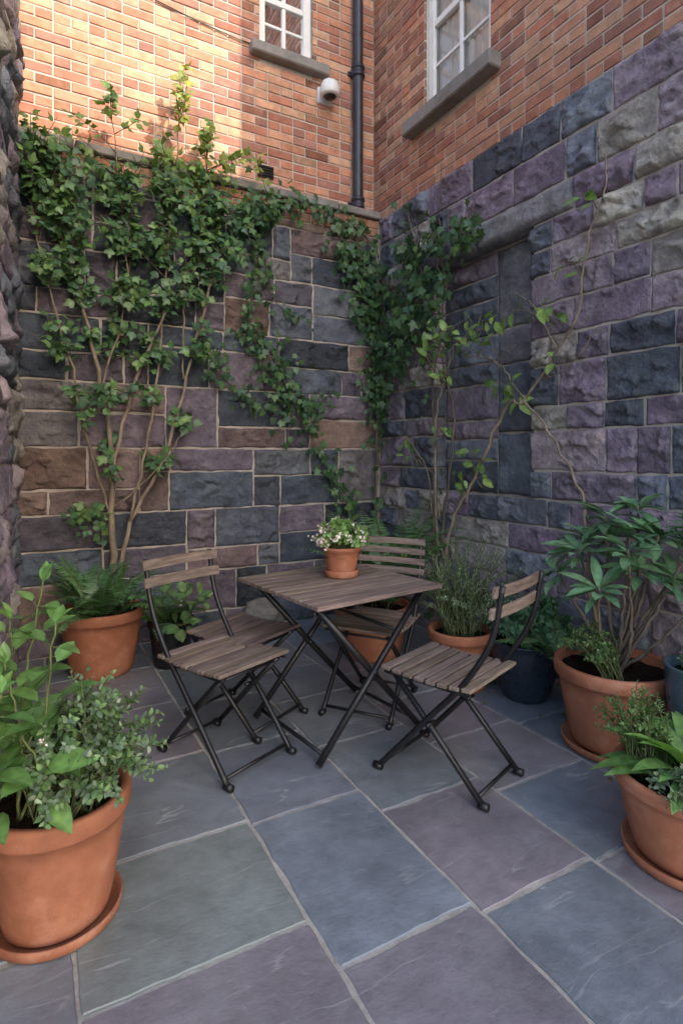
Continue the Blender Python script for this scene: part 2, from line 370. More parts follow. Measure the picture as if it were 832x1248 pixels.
mb=MB(); dr=-.015; hr=(.64,1.38,4.03,5.45); HB=7.2
slab(mb,-.12,LR,ZR,HB,dr,.28,hr,mapR,1)
bricks(mb,-.10,LR,ZR+.01,HB-.02,mapR,dr,[(hr[0],hr[1],hr[2]-.11,hr[3])],k=.96)
abox(mb,-.12,LR,dr-.28,dr+.05,HB,HB+.12,mapR,2)
mb.build('facade',[m_brick,m_bmortar,m_sill],M,br)
window(br,hr,dr,mapR,2,2)
mb=MB(); abox(mb,hr[0]-.17,hr[1]+.10,dr-.1,dr+.11,3.92,4.03,mapR,0,(1,1,1),.01); mb.build('window_sill',[m_sill],M,br,True)
dp=MB(); P=np.array([(.19,dl+.07,z) for z in np.linspace(3.50,HL,16)]); tube(dp,P,.046,.046,20)
for z in(3.56,4.72,5.7):
    lathe(dp,[(.045,-.05),(.06,-.046),(.06,-.02),(.055,-.018),(.055,.018),(.06,.02),(.06,.046),(.045,.05)],(.19,dl+.07,z),24)
    abox(dp,.12,.26,dl,dl+.02,z-.02,z+.02,mapL)
dp.build('drain_pipe',[m_pipe],M)
sc=empty('security_camera',M)
mb=MB(); abox(mb,.43,.56,dl,dl+.03,4.37,4.51,mapL,0,(1,1,1),.012)
lathe(mb,[(0,.09),(.03,.088),(.066,.072),(.082,.03),(.084,-.03),(.076,-.042),(.055,-.046)],(.495,dl+.12,4.43),32)
abox(mb,.47,.52,dl+.02,dl+.08,4.41,4.46,mapL,0); mb.build('housing',[m_plastic],M,sc)
mb=MB(); lathe(mb,[(.050,-.044),(.042,-.056),(.03,-.064),(0,-.068)],(.495,dl+.12,4.43),28); mb.build('lens_dome',[m_dark],M,sc)
# ------------------------------------------------------------------ sun direction (past end of right building)
ba=LR/1.22; sh=np.array((-1.,ba));sh/=np.linalg.norm(sh); EL=math.radians(28)
l2=np.array((-.8758,-.4826));r2=np.array((.4826,-.8758)); sw=sh[0]*l2+sh[1]*r2
sunv=Vector((sw[0]*math.cos(EL),sw[1]*math.cos(EL),math.sin(EL)))
VB=12.; HBk=3.45+VB/sh[1]*math.tan(EL)
bb=empty('rear_sun_blocker',M); mb=MB()  # unseen block added behind the camera, sized to keep sun off the courtyard
abox(mb,-5.7,.3,-.0,3,-.1,HBk,lambda V:V+np.array((0,VB,0)),0,(.5,.28,.2),b=.01); mb.build('blocker_walls',[m_brick],M,bb)
mb=MB()
for i in range(3):
    for z in(1,4,7): abox(mb,-5.1+i*1.8,-4.2+i*1.8,VB-.03,VB+.05,z,z+1.5,mapL,0)
mb.build('blocker_windows',[m_white],M,bb)
mb=MB(); abox(mb,-5.85,.45,VB-.12,VB+3.1,HBk,HBk+.12,mapL); mb.build('blocker_parapet',[m_sill],M,bb)

# ------------------------------------------------------------------ ground + paving
mb=MB(); mb.add([(-200,-200,-.03),(200,-200,-.03),(200,200,-.03),(-200,200,-.03)],[(0,1,2,3)]); mb.build('ground',[m_ground],I4)
mb=MB(); FP=[(.18,.20,.228),(.168,.192,.222),(.186,.205,.22),(.20,.188,.212),(.205,.195,.21),(.178,.202,.205),(.155,.18,.214),(.188,.198,.216)]
def tile(u0,u1,v0,v1,c):
    g=.0072; u0+=g;u1-=g;v0+=g;v1-=g
    pts=[]
    def edge(p,q):
        n=max(3,int(math.dist(p,q)/.02))
        for i in range(n): pts.append((p[0]+(q[0]-p[0])*i/n,p[1]+(q[1]-p[1])*i/n))
    edge((u0,v0),(u1,v0));edge((u1,v0),(u1,v1));edge((u1,v1),(u0,v1));edge((u0,v1),(u0,v0))
    P=np.array(pts); n=len(P); sd=U(0,99)
    J=np.array([(fn(p[0]*9,p[1]*9,sd,4)*.006,fn(p[0]*9,p[1]*9,sd+9,4)*.006) for p in P]); P=P+J
    cen=np.array(((u0+u1)/2,(v0+v1)/2)); di=unit(cen-P)
    tx,ty=U(-.003,.003),U(-.003,.003)
    def lay(Q,z): return np.column_stack([Q,z+tx*(Q[:,0]-cen[0])*2+ty*(Q[:,1]-cen[1])*2])
    V=np.concatenate([lay(P,-.014),lay(P,-.003),lay(P+di*.004,0.0)])
    F=[(k*n+i,k*n+(i+1)%n,(k+1)*n+(i+1)%n,(k+1)*n+i) for k in(0,1) for i in range(n)]+[tuple(2*n+i for i in range(n))]
    mb.add(V,F,0,np.array(c)*U(.86,1.1))
strips=[(0,.58,[0,.5,1.15,1.6,2.2,2.75,3.3,3.95,4.5]),(.58,1.09,[0,.62,1.2,1.66,2.15,2.58,3.04,3.6,4.3,4.9]),
 (1.09,1.57,[0,.45,.95,1.4,1.93,2.47,3.02,3.58,4.1,4.7]),(1.57,2.03,[0,.6,1.2,1.74,2.31,2.98,3.55,4.2,4.8]),
 (2.03,2.64,[0,.5,1.1,1.7,2.28,2.80,3.42,4.0,4.6]),(2.64,3.2,[0,.6,1.25,1.9,2.54,3.1,3.7,4.3]),(3.2,3.8,[0,.7,1.4,2.1,2.8,3.5,4.1]),
 (3.8,4.4,[0,.6,1.3,2.0,2.6,3.3,4]),(-.62,0,[3.8,4.4,5.0])]
ov={(2,5):(.21,.188,.208),(3,4):(.165,.19,.222),(4,4):(.18,.205,.198),(3,5):(.205,.19,.215),(2,6):(.165,.188,.218),(4,5):(.205,.188,.21),(5,4):(.16,.172,.19),(3,3):(.165,.18,.21),(4,3):(.17,.188,.205),(1,5):(.165,.19,.22)}
for si,(u0,u1,cv) in enumerate(strips):
    cv=list(cv)
    while cv[-1]<7.5: cv.append(cv[-1]+U(.45,.7))
    for k in range(len(cv)-1):
        tile(u0,u1,cv[k],cv[k+1],ov.get((si,k),random.choice(FP)))
mb.add([(-.7,-.2,-.0055),(4.6,-.2,-.0055),(4.6,8,-.0055),(-.7,8,-.0055)],[(0,1,2,3)],1)
mb.build('slate_paving',[m_slate,m_joint],M)

# ------------------------------------------------------------------ leaves
def leafT(w=.5,fold=.12,curl=.15,n=5,sharp=1.0,base=.0):
    V=[];C=[]
    for i in range(n):
        t=i/(n-1); ww=w*.5*(math.sin(math.pi*min(1,t**sharp))**.8 if 0<t<1 else 0.02)
        z=-curl*t*t
        V+= [(-ww,t,z+fold*ww*2),(0,t,z),(ww,t,z+fold*ww*2)]; C+=[.92,1.22,.92]
    F=[]
    for i in range(n-1):
        a=i*3;F+=[(a,a+1,a+4,a+3),(a+1,a+2,a+5,a+4)]
    return np.array(V),F,np.array(C)
def lobed():
    h=[(0,0),(.16,-.10),(.42,-.02),(.33,.20),(.56,.46),(.26,.52),(0,1.0)]
    out=h+[(-x,y) for x,y in h[-2:0:-1]]
    V=[(0,.32,0)]+[(x,y,-.12*y*y-.10*abs(x)) for x,y in out]; n=len(out)
    F=[(0,1+i,1+(i+1)%n) for i in range(n)]
    return np.array(V),F,np.array([1.2]+[.95]*n)
def trefoil():
    h=[(0,0),(.2,.05),(.46,.30),(.40,.55),(.22,.55),(.14,.75),(0,1.0)]
    out=h+[(-x,y) for x,y in h[-2:0:-1]]
    V=[(0,.4,0)]+[(x,y,-.15*y*y-.12*abs(x)) for x,y in out]; n=len(out)
    return np.array(V),[(0,1+i,1+(i+1)%n) for i in range(n)],np.array([1.2]+[.95]*n)
T_IVY=lobed();T_TRE=trefoil();T_OV=leafT(.55,.14,.2,6,.8);T_SM=leafT(.6,.12,.15,4,.9);T_LAN=leafT(.3,.18,.35,8,1.0);T_RHO=leafT(.32,.16,.22,7,1.1);T_NEE=leafT(.2,0,.1,3);T_RND=leafT(.85,.1,.15,6,.9)
class LB:
    def __init__(s): s.p=[];s.d=[];s.n=[];s.s=[];s.c=[]
    def a(s,p,d,n,sz,c): s.p.append(p);s.d.append(d);s.n.append(n);s.s.append(sz);s.c.append(c)
    def flush(s,mb,T,mat=1):
        if not s.p: return
        p=np.array(s.p);d=unit(np.array(s.d));n=np.array(s.n);n=unit(n-(n*d).sum(1,keepdims=True)*d+1e-6);x=np.cross(d,n)
        V,F,C=T; sz=np.array(s.s)[:,None,None]
        W=p[:,None]+sz*(x[:,None]*V[None,:,0:1]+d[:,None]*V[None,:,1:2]+n[:,None]*V[None,:,2:3])
        m=len(V);N=len(p)
        FF=[tuple(k*m+i for i in f) for k in range(N) for f in F]
        cc=(np.array(s.c)[:,None]*C[None,:,None]).reshape(-1,3)
        mb.add(W.reshape(-1,3),FF,mat,cc,True)
def rv(s=1): return rng.normal(0,s,3)
def lc(cols,var=.25):
    c=np.array(random.choice(cols)); return c*U(1-var,1+var)
G_IVY=[(.055,.115,.05),(.07,.14,.055),(.045,.095,.045),(.09,.17,.06),(.055,.12,.065)]
G_SHR=[(.075,.155,.06),(.10,.195,.07),(.06,.13,.06),(.13,.23,.07),(.065,.14,.075)]
G_YEL=[(.24,.30,.06),(.32,.34,.07),(.19,.28,.07)]
G_LT=[(.15,.25,.065),(.19,.29,.075),(.12,.21,.065)]
BK=(.15,.12,.095)
def twig(mb,lb,s,e,nl,size,cols,out,start=.35,r=.003,bow=.04,spread=.8,updn=-.3,bark=BK):
    s=np.array(s,float);e=np.array(e,float);m=(s+e)/2+rv(bow)*np.array((1,.6,1))+np.array((0,0,bow))
    P=spline([s,m,e],5); tube(mb,P,r*1.5,r*.6,4,0,bark)
    n=len(P)
    for k in range(nl):
        t=start+(1-start)*(k+U(0,.6))/nl; i=min(n-2,int(t*(n-1)));f=t*(n-1)-i; p=P[i]*(1-f)+P[i+1]*f
        tan=unit(P[min(n-1,i+1)]-P[i]); side=unit(np.cross(tan,out))*(1 if k%2 else -1)
        d=unit(tan*.5+side*spread+rv(.35)+np.array((0,0,updn)))
        nn=np.array(out)*.8+np.array((0,0,.7))+rv(.38)
        lb.a(p+d*.012,d,nn,size*U(.65,1.25),lc(cols))
def clumps(mb,lb,stems,cl,size,cols,out,nl=9,dmin=.05,dmax=.32,ax=0,q=1.0):
    SP=np.concatenate(stems)
    for c in cl:
        a,z,ra,rz,n=c[:5]; cc=c[5] if len(c)>5 else cols
        for k in range(max(1,round(n*q))):
            th=U(0,6.28);qq=math.sqrt(U(0,1)); pa=a+ra*qq*math.cos(th);pz=z+rz*qq*math.sin(th);pd=U(dmin,dmax)
            e=np.array((pa,pd,pz)) if ax==0 else np.array((pd,pa,pz))
            w=np.linalg.norm((SP-e)*np.array((1,1,.8)),axis=1)+np.where(SP[:,2]>e[2],.15,0)+rng.uniform(0,.15,len(SP))
            s=SP[np.argmin(w)]; L=np.linalg.norm(e-s)
            twig(mb,lb,s,e,nl,size,cc,out,start=max(.1,1-.26/max(L,.27)),r=.0026)

mb=MB();lb=LB();st=[]
def stem(P,r0,r1,jit=.006,n=7,seg=7,bark=BK,store=True):
    Q=spline(P,n,jit); tube(mb,Q,r0,r1,seg,0,bark)
    if store: st.append(Q[len(Q)//5:])
    return Q
BKL=(.25,.20,.15)
stem([(2.26,.16,0),(2.23,.15,.6),(2.24,.15,1.1),(2.24,.15,1.43),(2.36,.13,2.11),(2.47,.1,2.56),(2.62,.1,3.05)],[.036-.029*min(1,(i/42)**.55) for i in range(43)],.007,bark=BKL)
stem([(2.24,.15,1.25),(2.06,.17,1.95),(1.86,.15,2.4),(1.65,.13,2.75),(1.5,.12,3.15)],.014,.004,bark=BKL)
stem([(2.22,.16,.25),(2.14,.15,.8),(1.86,.13,1.44),(1.63,.12,2.28),(1.45,.12,2.9),(1.05,.1,3.25)],.018,.005,bark=BKL)
stem([(2.24,.15,.95),(2.4,.16,1.5),(2.5,.14,2.0),(2.66,.1,2.6),(2.72,.1,3.1)],.011,.004,bark=BKL)
stem([(2.12,.15,.9),(1.98,.17,1.6),(1.9,.14,2.3),(1.85,.12,3.0),(1.78,.06,3.6),(1.74,.02,4.15)],.011,.003,bark=BKL)
stem([(2.3,.13,1.8),(2.15,.13,2.4),(2.15,.1,3.0),(2.25,.05,3.8)],.009,.003,bark=BKL)
stem([(1.75,.13,1.9),(1.75,.13,2.5),(1.6,.1,3.2),(1.55,.0,3.85)],.008,.003,bark=BKL)
stem([(2.23,.15,1.0),(1.95,.2,1.25),(1.75,.2,1.55)],.007,.003,bark=BKL)
cl=[(2.72,3.28,.12,.18,15),(2.6,3.25,.18,.18,16),(2.36,3.22,.2,.18,19),(2.06,3.22,.2,.18,19),(1.86,3.2,.2,.18,18),(1.6,3.2,.2,.18,18),(1.4,3.12,.18,.2,15),(1.15,3.24,.15,.12,12),
(2.5,2.92,.25,.14,16),(2.2,2.86,.22,.14,15),(1.95,2.84,.2,.14,14),(1.65,2.86,.15,.18,13),(1.42,2.78,.12,.16,9),
(2.6,2.55,.15,.18,9),(2.35,2.5,.15,.12,10),(2.05,2.45,.2,.12,12),(1.75,2.52,.15,.10,8),
(2.55,2.12,.12,.10,6),(2.2,2.16,.2,.09,9),(1.9,2.05,.14,.08,6),(1.6,2.15,.12,.08,4),(2.45,1.74,.14,.06,5),(2.1,1.78,.18,.07,7),(1.78,1.62,.14,.07,5),(1.95,1.34,.14,.06,4),(2.5,.9,.1,.08,4),(2.3,1.38,.14,.06,3),
(1.75,3.95,.06,.25,6,G_YEL),(1.6,3.65,.1,.13,5,G_YEL+G_LT),(2.0,3.55,.2,.06,5,G_LT),(2.25,3.7,.05,.15,3,G_LT),(1.32,3.62,.08,.12,4,G_YEL),(2.6,3.48,.15,.05,5,G_LT),(1.5,3.45,.2,.05,6,G_LT)]
clumps(mb,lb,st,cl,.064,G_SHR,(0,1,0),nl=10)
lb.flush(mb,T_TRE); mb.build('climbing_shrub',[m_bark,m_leaf],M)

mb=MB();lb=LB();st=[]
def vine(P,r0=.008,r1=.003,dens=150,width=.06,size=.055,cols=G_IVY,out=(0,1,0),tmax=1):
    Q=spline(P,9,.005); tube(mb,Q,r0,r1,6,0,BK); st.append(Q)
    L=np.linalg.norm(np.diff(Q,axis=0),axis=1).sum(); out=np.array(out,float); ax=np.array((abs(out[1]),abs(out[0]),1))
    ph=U(0,6)
    for k in range(int(L*dens*.68)):
        i=random.randrange(len(Q)-1)
        if math.sin(i*.55+ph)<-.5 and random.random()<.65: continue
        p=Q[i]+(Q[i+1]-Q[i])*U(0,1); off=rng.normal(0,width,3)*ax+out*abs(rng.normal(.02,.045))
        lb.a(p+off,np.array((0,0,-1))+rv(.45)*1.0,out+np.array((0,0,.45))+rv(.4),size*U(.6,1.35),lc(cols))
vine([(1.3,.05,3.2),(1.03,.07,3.32),(.7,.07,3.38),(.45,.08,3.2),(.3,.08,2.95),(.2,.08,2.65)],dens=290,width=.08)
vine([(.5,.05,3.3),(.3,.06,3.3),(.12,.06,3.15),(.1,.08,2.7),(.07,.09,2.2),(.08,.09,1.6),(.09,.09,1.0),(.1,.1,0)],.012,.012,dens=90,width=.05)
vine([(.35,.06,3.1),(.2,.07,2.75),(.1,.09,2.35),(.12,.1,1.95),(.05,.1,1.5)],dens=270,width=.085)
vine([(.25,.06,2.9),(.1,.08,2.5)],dens=280,width=.11)
vine([(1.25,.05,3.1),(1.17,.06,2.8),(1.25,.06,2.35),(1.03,.06,2.08),(.886,.06,1.85),(.70,.07,1.5),(.51,.07,1.2),(.38,.08,.95),(.3,.1,.4)],dens=190,width=.065)
vine([(1.2,.06,2.3),(1.03,.06,2.1),(.9,.06,1.8),(.7,.07,1.5)],dens=190,width=.11)
vine([(1.62,.1,2.25),(1.5,.07,2.0),(1.235,.06,1.8),(.96,.06,1.78)],dens=170,width=.06)
vine([(1.15,.06,2.75),(.92,.06,2.5),(.63,.06,2.42)],.004,.002,dens=90,width=.03,size=.045)
vine([(.8,.06,1.6),(.62,.06,1.75),(.55,.06,1.95)],.004,.002,dens=110,width=.04)
lb.flush(mb,T_IVY); mb.build('ivy_vine',[m_bark,m_leaf],M)

mb=MB();lb=LB();st=[]
O=(1,0,0)
vine([(.12,.95,0),(.1,.93,.8),(.09,.9,1.6),(.08,.82,2.1),(.07,.72,2.6),(.06,.6,3.0),(.05,.5,3.45)],.013,.004,dens=20,out=O)
vine([(.14,.98,0),(.1,1.02,.9),(.09,1.12,1.6),(.08,.95,2.2),(.07,1.1,2.8),(.06,1.3,3.1)],.011,.003,dens=20,out=O)
vine([(.1,.9,1.9),(.07,.98,2.5),(.05,.9,3.0),(.04,.92,3.55)],.006,.002,dens=25,out=O)
vine([(.07,.15,3.0),(.08,.2,2.6),(.09,.2,2.2),(.1,.2,1.7)],dens=190,width=.085,out=O)
vine([(.08,.35,2.75),(.09,.5,2.5),(.1,.45,2.2),(.1,.35,1.9)],dens=330,width=.11,out=O,size=.065)
vine([(.07,.5,3.1),(.08,.7,2.85),(.1,.75,2.55),(.1,.6,2.3)],dens=380,width=.11,out=O,size=.065)
vine([(.07,.6,2.9),(.08,.95,2.95),(.08,1.2,2.85),(.08,1.35,2.95)],dens=230,width=.07,out=O,size=.065)
vine([(.08,.9,2.8),(.1,1.0,2.55),(.1,.85,2.35)],dens=230,width=.08,out=O,size=.065)
lb.flush(mb,T_IVY); mb.build('ivy_vine',[m_bark,m_leaf],M)

mb=MB();lb=LB();st=[]
stem([(.22,1.05,0),(.2,1.08,.7),(.17,1.0,1.3),(.15,1.05,1.8),(.13,1.2,2.12),(.12,1.5,2.2)],.012,.004,bark=BKL)
stem([(.25,1.1,0),(.2,1.2,.8),(.15,1.4,1.21),(.12,1.66,1.66),(.1,1.78,1.68),(.08,2.01,1.95),(.07,2.15,2.15),(.07,2.18,2.4),(.06,2.3,2.76),(.06,2.32,2.95)],.012,.004,bark=BKL)
stem([(.3,2.45,.3),(.25,2.35,.85),(.14,2.22,1.14),(.1,2.0,1.45),(.1,1.77,1.7),(.1,1.55,1.95),(.12,1.2,2.05)],.010,.004,bark=BKL)
stem([(.2,1.05,.6),(.15,.9,1.2),(.2,.75,1.45),(.2,.6,1.5)],.006,.002,bark=BKL)
stem([(.2,1.1,.9),(.18,1.0,1.2),(.25,.85,1.35)],.004,.002,bark=BKL)
stem([(.08,2.01,1.95),(.1,1.85,2.25),(.1,1.7,2.35)],.005,.002,bark=BKL)
stem([(.08,1.9,1.8),(.08,2.1,1.85),(.08,2.3,2.05)],.005,.002,bark=BKL)
cl=[(1.0,2.18,.14,.10,5),(1.2,2.15,.12,.10,5),(1.42,2.15,.1,.08,3),(1.6,2.2,.1,.06,3),(1.25,1.85,.1,.1,2),(1.1,1.5,.12,.12,2),(1.7,1.75,.08,.08,3),(1.42,1.3,.12,.1,4),(.8,1.4,.15,.08,2),(2.12,2.15,.06,.06,2),(2.15,2.4,.05,.05,1),(2.3,2.7,.05,.08,1),(2.1,1.9,.08,.05,1)]
clumps(mb,lb,st,cl,.088,G_LT,(1,0,0),nl=4,dmin=.12,dmax=.30,ax=1)
lb.flush(mb,T_OV); mb.build('climbing_vine',[m_bark,m_leaf],M)

# ------------------------------------------------------------------ pots
TC=(.37,.142,.078)
def pot(name,x,y,r,h,col=TC,mat=None,saucer=True,rim=True,z=0,style=0):
    e=empty(name,Matrix.Translation((x,y,z))); mt=mat or m_terra; mb=MB(); z0=.018 if saucer else 0
    rb=r*.70; t=.016
    if style==0:
        col=np.array(col)*U(.9,1.1)
        rh=h*.17
        pr=[(0,z0),(rb*.96,z0),(rb,z0+.006)]
        for k in range(1,9): q=k/8; pr.append((rb+(r*.93-rb)*q**.85,z0+.006+(h-rh-z0-.006)*q))
        pr+=[(r*.985,h-rh+.004),(r,h-rh+.012),(r*1.005,h-.014),(r*.995,h-.004),(r*.97,h),(r-t*1.4,h-.001),(r-t*1.8,h-.012),(r*.86,h-.06),(0,h-.06)]
    else:
        pr=[(0,z0),(rb*.8,z0),(rb*.85,z0+.008)]
        for k in range(1,12): q=k/11; pr.append((rb*.85+(r-rb*.85)*math.sin(q*1.45)**.9,z0+.008+(h-.03)*q))
        pr+=[(r*1.04,h-.012),(r*1.05,h-.004),(r*1.02,h),(r*.93,h-.002),(r*.9,h-.05),(0,h-.05)]
    lathe(mb,pr,(0,0,0),56,0,col,.004)
    mb.build('pot_body',[mt],Matrix.Translation((x,y,z)),e)
    if saucer:
        mb=MB(); rs=rb*1.22; lathe(mb,[(0,.001),(rs*.93,.001),(rs,.008),(rs*1.03,.036),(rs*1.0,.038),(rs*.95,.016),(0,.014)],(0,0,0),56,0,np.array(col)*.9); mb.build('saucer',[mt],Matrix.Translation((x,y,z)),e)
    mb=MB(); n=26; V=[(0,0,h-.045)];F=[]; R=r*.93
    for i in range(1,9):
        for j in range(n):
            rr=R*i/8; a=6.283*j/n; V.append((rr*math.cos(a),rr*math.sin(a),h-.045+U(-.008,.008)+.012*(1-i/8)))
    F=[(0,1+j,1+(j+1)%n) for j in range(n)]+[(1+(i-1)*n+j,1+(i-1)*n+(j+1)%n,1+i*n+(j+1)%n,1+i*n+j) for i in range(1,8) for j in range(n)]
    mb.add(V,F,0,(1,1,1),True); mb.build('soil',[m_soil],Matrix.Translation((x,y,z)),e)
    return e
pot('terracotta_pot',-.835,1.69,.205,.37)
pot('terracotta_pot',-1.50,3.60,.255,.40,saucer=False)
pot('black_pot',-1.10,3.72,.15,.30,(.012,.013,.015),m_glaze,False)
pot('terracotta_pot',.21,3.90,.26,.35,saucer=False)
pot('terracotta_pot',.70,3.37,.195,.34,saucer=False)
pot('glazed_blue_pot',1.03,3.22,.195,.33,(.022,.032,.05),m_glaze,False,style=1)
pot('terracotta_pot',1.27,2.68,.265,.39)
pot('glazed_blue_pot',1.45,2.33,.125,.50,(.06,.10,.12),m_glaze,False,style=1)
pot('terracotta_pot',1.165,1.93,.235,.29)
pot('small_terracotta_pot',0.0,2.99,.10,.155,saucer=True,z=.722)

# ------------------------------------------------------------------ potted plants
def finish(mb,name,mats=None): return mb.build(name,mats or [m_bark,m_leaf],I4)
UP=np.array((0,0,1.))
def bush(name,base,rad,cen,er,ns,nl,size,cols,T,mats,bark=(.12,.14,.06),r=.0022,start=.25,updn=.1,flowers=0,fs=.013):
    mb=MB();lb=LB();fl=LB()
    for k in range(ns):
        a=U(0,6.28);q=math.sqrt(U(0,1)); s=np.array((base[0]+rad*q*math.cos(a),base[1]+rad*q*math.sin(a),base[2]))
        d=unit(rv()); d[2]=abs(d[2])*1.0-.15; e=np.array(cen)+d*np.array(er)*U(.65,1.08)
        m=(s+e)/2+np.array((0,0,.06))+rv(.012); P=spline([s,m,e],6); tube(mb,P,r*1.4,r*.6,4,0,bark); n=len(P)
        for j in range(nl):
            t=start+(1-start)*(j+.5)/nl; i=min(n-2,int(t*(n-1)));f=t*(n-1)-i;p=P[i]*(1-f)+P[i+1]*f; tan=unit(P[i+1]-P[i])
            az=j*2.4+k; perp=unit(np.cross(tan,UP+rv(.1))); pp=perp*math.cos(az)+np.cross(tan,perp)*math.sin(az)
            dd=unit(pp*.9+tan*.55+np.array((0,0,updn))+rv(.12))
            lb.a(p,dd,tan*.8+UP*.5+rv(.25),size*U(.7,1.2)*(1.0-.35*max(0,t-.8)/.2),lc(cols))
        if flowers and random.random()<flowers:
            for _ in range(12): fl.a(P[-1]+UP*fs*.5+rv(fs*.5),unit(rv()+UP*.8),rv(),fs,np.array(random.choice([(.75,.62,.6),(.8,.76,.72),(.72,.52,.54)])))
    lb.flush(mb,T); fl.flush(mb,T_RND); return finish(mb,name,mats)
G_GRY=[(.13,.19,.12),(.16,.22,.14),(.11,.17,.11),(.20,.26,.17)]
G_HRB=[(.10,.185,.065),(.13,.225,.08),(.08,.15,.06),(.16,.25,.10)]
bush('herb_bush',(-.80,1.68,.33),.11,(-.735,1.64,.47),(.245,.20,.32),140,26,.027,G_GRY+G_HRB,T_SM,[m_bark,m_leafm],flowers=.03,fs=.008)
def broad(name,stems,size,cols,T,mats,npair=5,bark=(.15,.18,.07),r=.005,start=.3):
    mb=MB();lb=LB()
    for (s,m,e) in stems:
        P=spline([s,m,e],9,.002); tube(mb,P,r,r*.5,6,0,bark); n=len(P)
        for j in range(npair):
            t=start+(1-start)*(j+.5)/npair; p=P[min(n-1,int(t*(n-1)))]; tan=unit(P[min(n-1,int(t*(n-1))+1-(1 if t>.95 else 0))]-P[max(0,int(t*(n-1))-1)])
            az=j*1.57+U(-.3,.3); perp=unit(np.cross(tan,np.array((.3,1,.1)))); 
            for sgn in(1,-1):
                pp=(perp*math.cos(az)+np.cross(tan,perp)*math.sin(az))*sgn
                dd=unit(pp+tan*.45+rv(.15)); q=p+dd*size*.22; tube(mb,[p,(p+q)/2,q],.0018,.0014,4,0,bark)
                lb.a(q,dd,UP*.9+tan*.4+rv(.25),size*U(.8,1.15)*(1-.45*max(0,t-.6)/.4),lc(cols,.18))
        for _ in range(3): lb.a(P[-1],unit(tan+rv(.4)),UP+rv(.5),size*.45,lc(cols,.18)*1.3)
    lb.flush(mb,T); return finish(mb,name,mats)
G_BRD=[(.11,.21,.06),(.14,.26,.075),(.09,.18,.055)]
broad('broadleaf_plant',[((-.93,1.66,.33),(-.90,1.62,.65),(-.83,1.60,1.0)),((-.88,1.62,.33),(-.82,1.58,.6),(-.77,1.55,.90)),((-.95,1.74,.33),(-.98,1.72,.6),(-.95,1.65,.88)),((-.9,1.55,.33),(-.90,1.45,.5),(-.84,1.42,.76)),((-.9,1.6,.33),(-.80,1.52,.5),(-.83,1.5,.62)),((-.9,1.6,.33),(-.86,1.54,.6),(-.89,1.52,.80))],.125,G_BRD,T_OV,[m_bark,m_leaf],5)
def fern(name,base,nf,L,el=(35,80),cols=G_HRB,pin=.075,rad=.06,bias=(0,0)):
    mb=MB();lb=LB()
    for k in range(nf):
        az=6.283*k/nf+U(-.25,.25); e0=math.radians(U(*el)); LL=L*U(.7,1.1)
        h=unit(np.array((math.cos(az)+bias[0],math.sin(az)+bias[1],0)))
        P=[];p=np.array(base)+h*rad*U(0,1); n=34; dr=U(.9,1.7); sd=np.cross(h,UP)*U(-.3,.3)
        for i in range(n):
            P.append(p.copy()); a=e0-dr*(i/n)**1.3; p=p+(h*math.cos(a)+UP*math.sin(a)+sd*(i/n))*LL/n
        P=np.array(P); tube(mb,P,.0028,.001,4,0,(.14,.13,.06)); T=unit(np.gradient(P,axis=0)); c0=lc(cols,.2)
        for i in range(3,n):
            t=(i-3)/(n-4); w=pin*(math.sin(math.pi*(.12+.88*t)**.75)+.06)
            sv=unit(np.cross(T[i],UP)); nn=np.cross(sv,T[i])
            for sg in(1,-1): lb.a(P[i],sv*sg+T[i]*.35+UP*-.1+rv(.06),nn+rv(.15),w*U(.85,1.1),c0*U(.8,1.2))
    lb.flush(mb,leafT(.24,.05,.15,4,.7)); return finish(mb,name)
G_FRN=[(.08,.17,.065),(.10,.20,.075),(.07,.155,.075)]
fern('fern',(-1.50,3.58,.35),26,.50,(35,85),G_FRN,.085,.12,(0,-.3))
fern('fern',(-1.12,3.70,.26),14,.34,(30,75),G_FRN,.07,.05,(0,-.3))
fern('fern',(.30,3.98,.30),26,.98,(60,86),G_FRN,.11,.08,(.15,-.1))
fern('fern',(1.12,3.0,.30),12,.30,(35,80),G_FRN,.055,.05)
broad('leafy_plant',[((-1.10,3.70,.25),(-1.02,3.62,.42),(-.95,3.55,.52)),((-1.10,3.70,.25),(-1.12,3.6,.45),(-1.05,3.5,.60)),((-1.08,3.74,.25),(-.95,3.72,.4),(-.86,3.66,.46)),((-1.1,3.7,.25),(-1.0,3.55,.3),(-.92,3.5,.33))],.10,G_HRB,T_RND,[m_bark,m_leaf],4)
broad('leafy_plant',[((.12,3.88,.3),(.05,3.8,.6),(-.05,3.75,.88)),((.1,3.88,.3),(-.03,3.85,.55),(-.12,3.8,.75)),((.14,3.9,.3),(.12,3.85,.6),(.05,3.85,.98)),((.3,3.86,.3),(.36,3.8,.5),(.4,3.75,.68)),((.2,3.8,.3),(.2,3.7,.45),(.16,3.66,.6))],.12,G_HRB,T_RND,[m_bark,m_leaf],5)
bush('rosemary_bush',(.70,3.37,.30),.12,(.76,3.36,.54),(.35,.26,.44),130,46,.027,[(.17,.24,.14),(.20,.28,.17),(.14,.21,.12),(.24,.31,.19)],T_NEE,[m_bark,m_leafm],start=.12,updn=.3)
bush('mounding_plant',(1.05,3.22,.29),.14,(1.06,3.20,.38),(.27,.20,.22),95,14,.045,[(.08,.165,.09),(.11,.20,.105),(.07,.145,.08)],T_RND,[m_bark,m_leafm])
bush('mounding_plant',(.9,3.45,.0),.08,(.9,3.45,.25),(.12,.1,.3),20,14,.035,G_HRB,T_SM,[m_bark,m_leaf])
bush('herb_bush',(1.20,2.55,.35),.05,(1.08,2.58,.47),(.14,.12,.16),36,20,.022,G_HRB,T_SM,[m_bark,m_leafm])
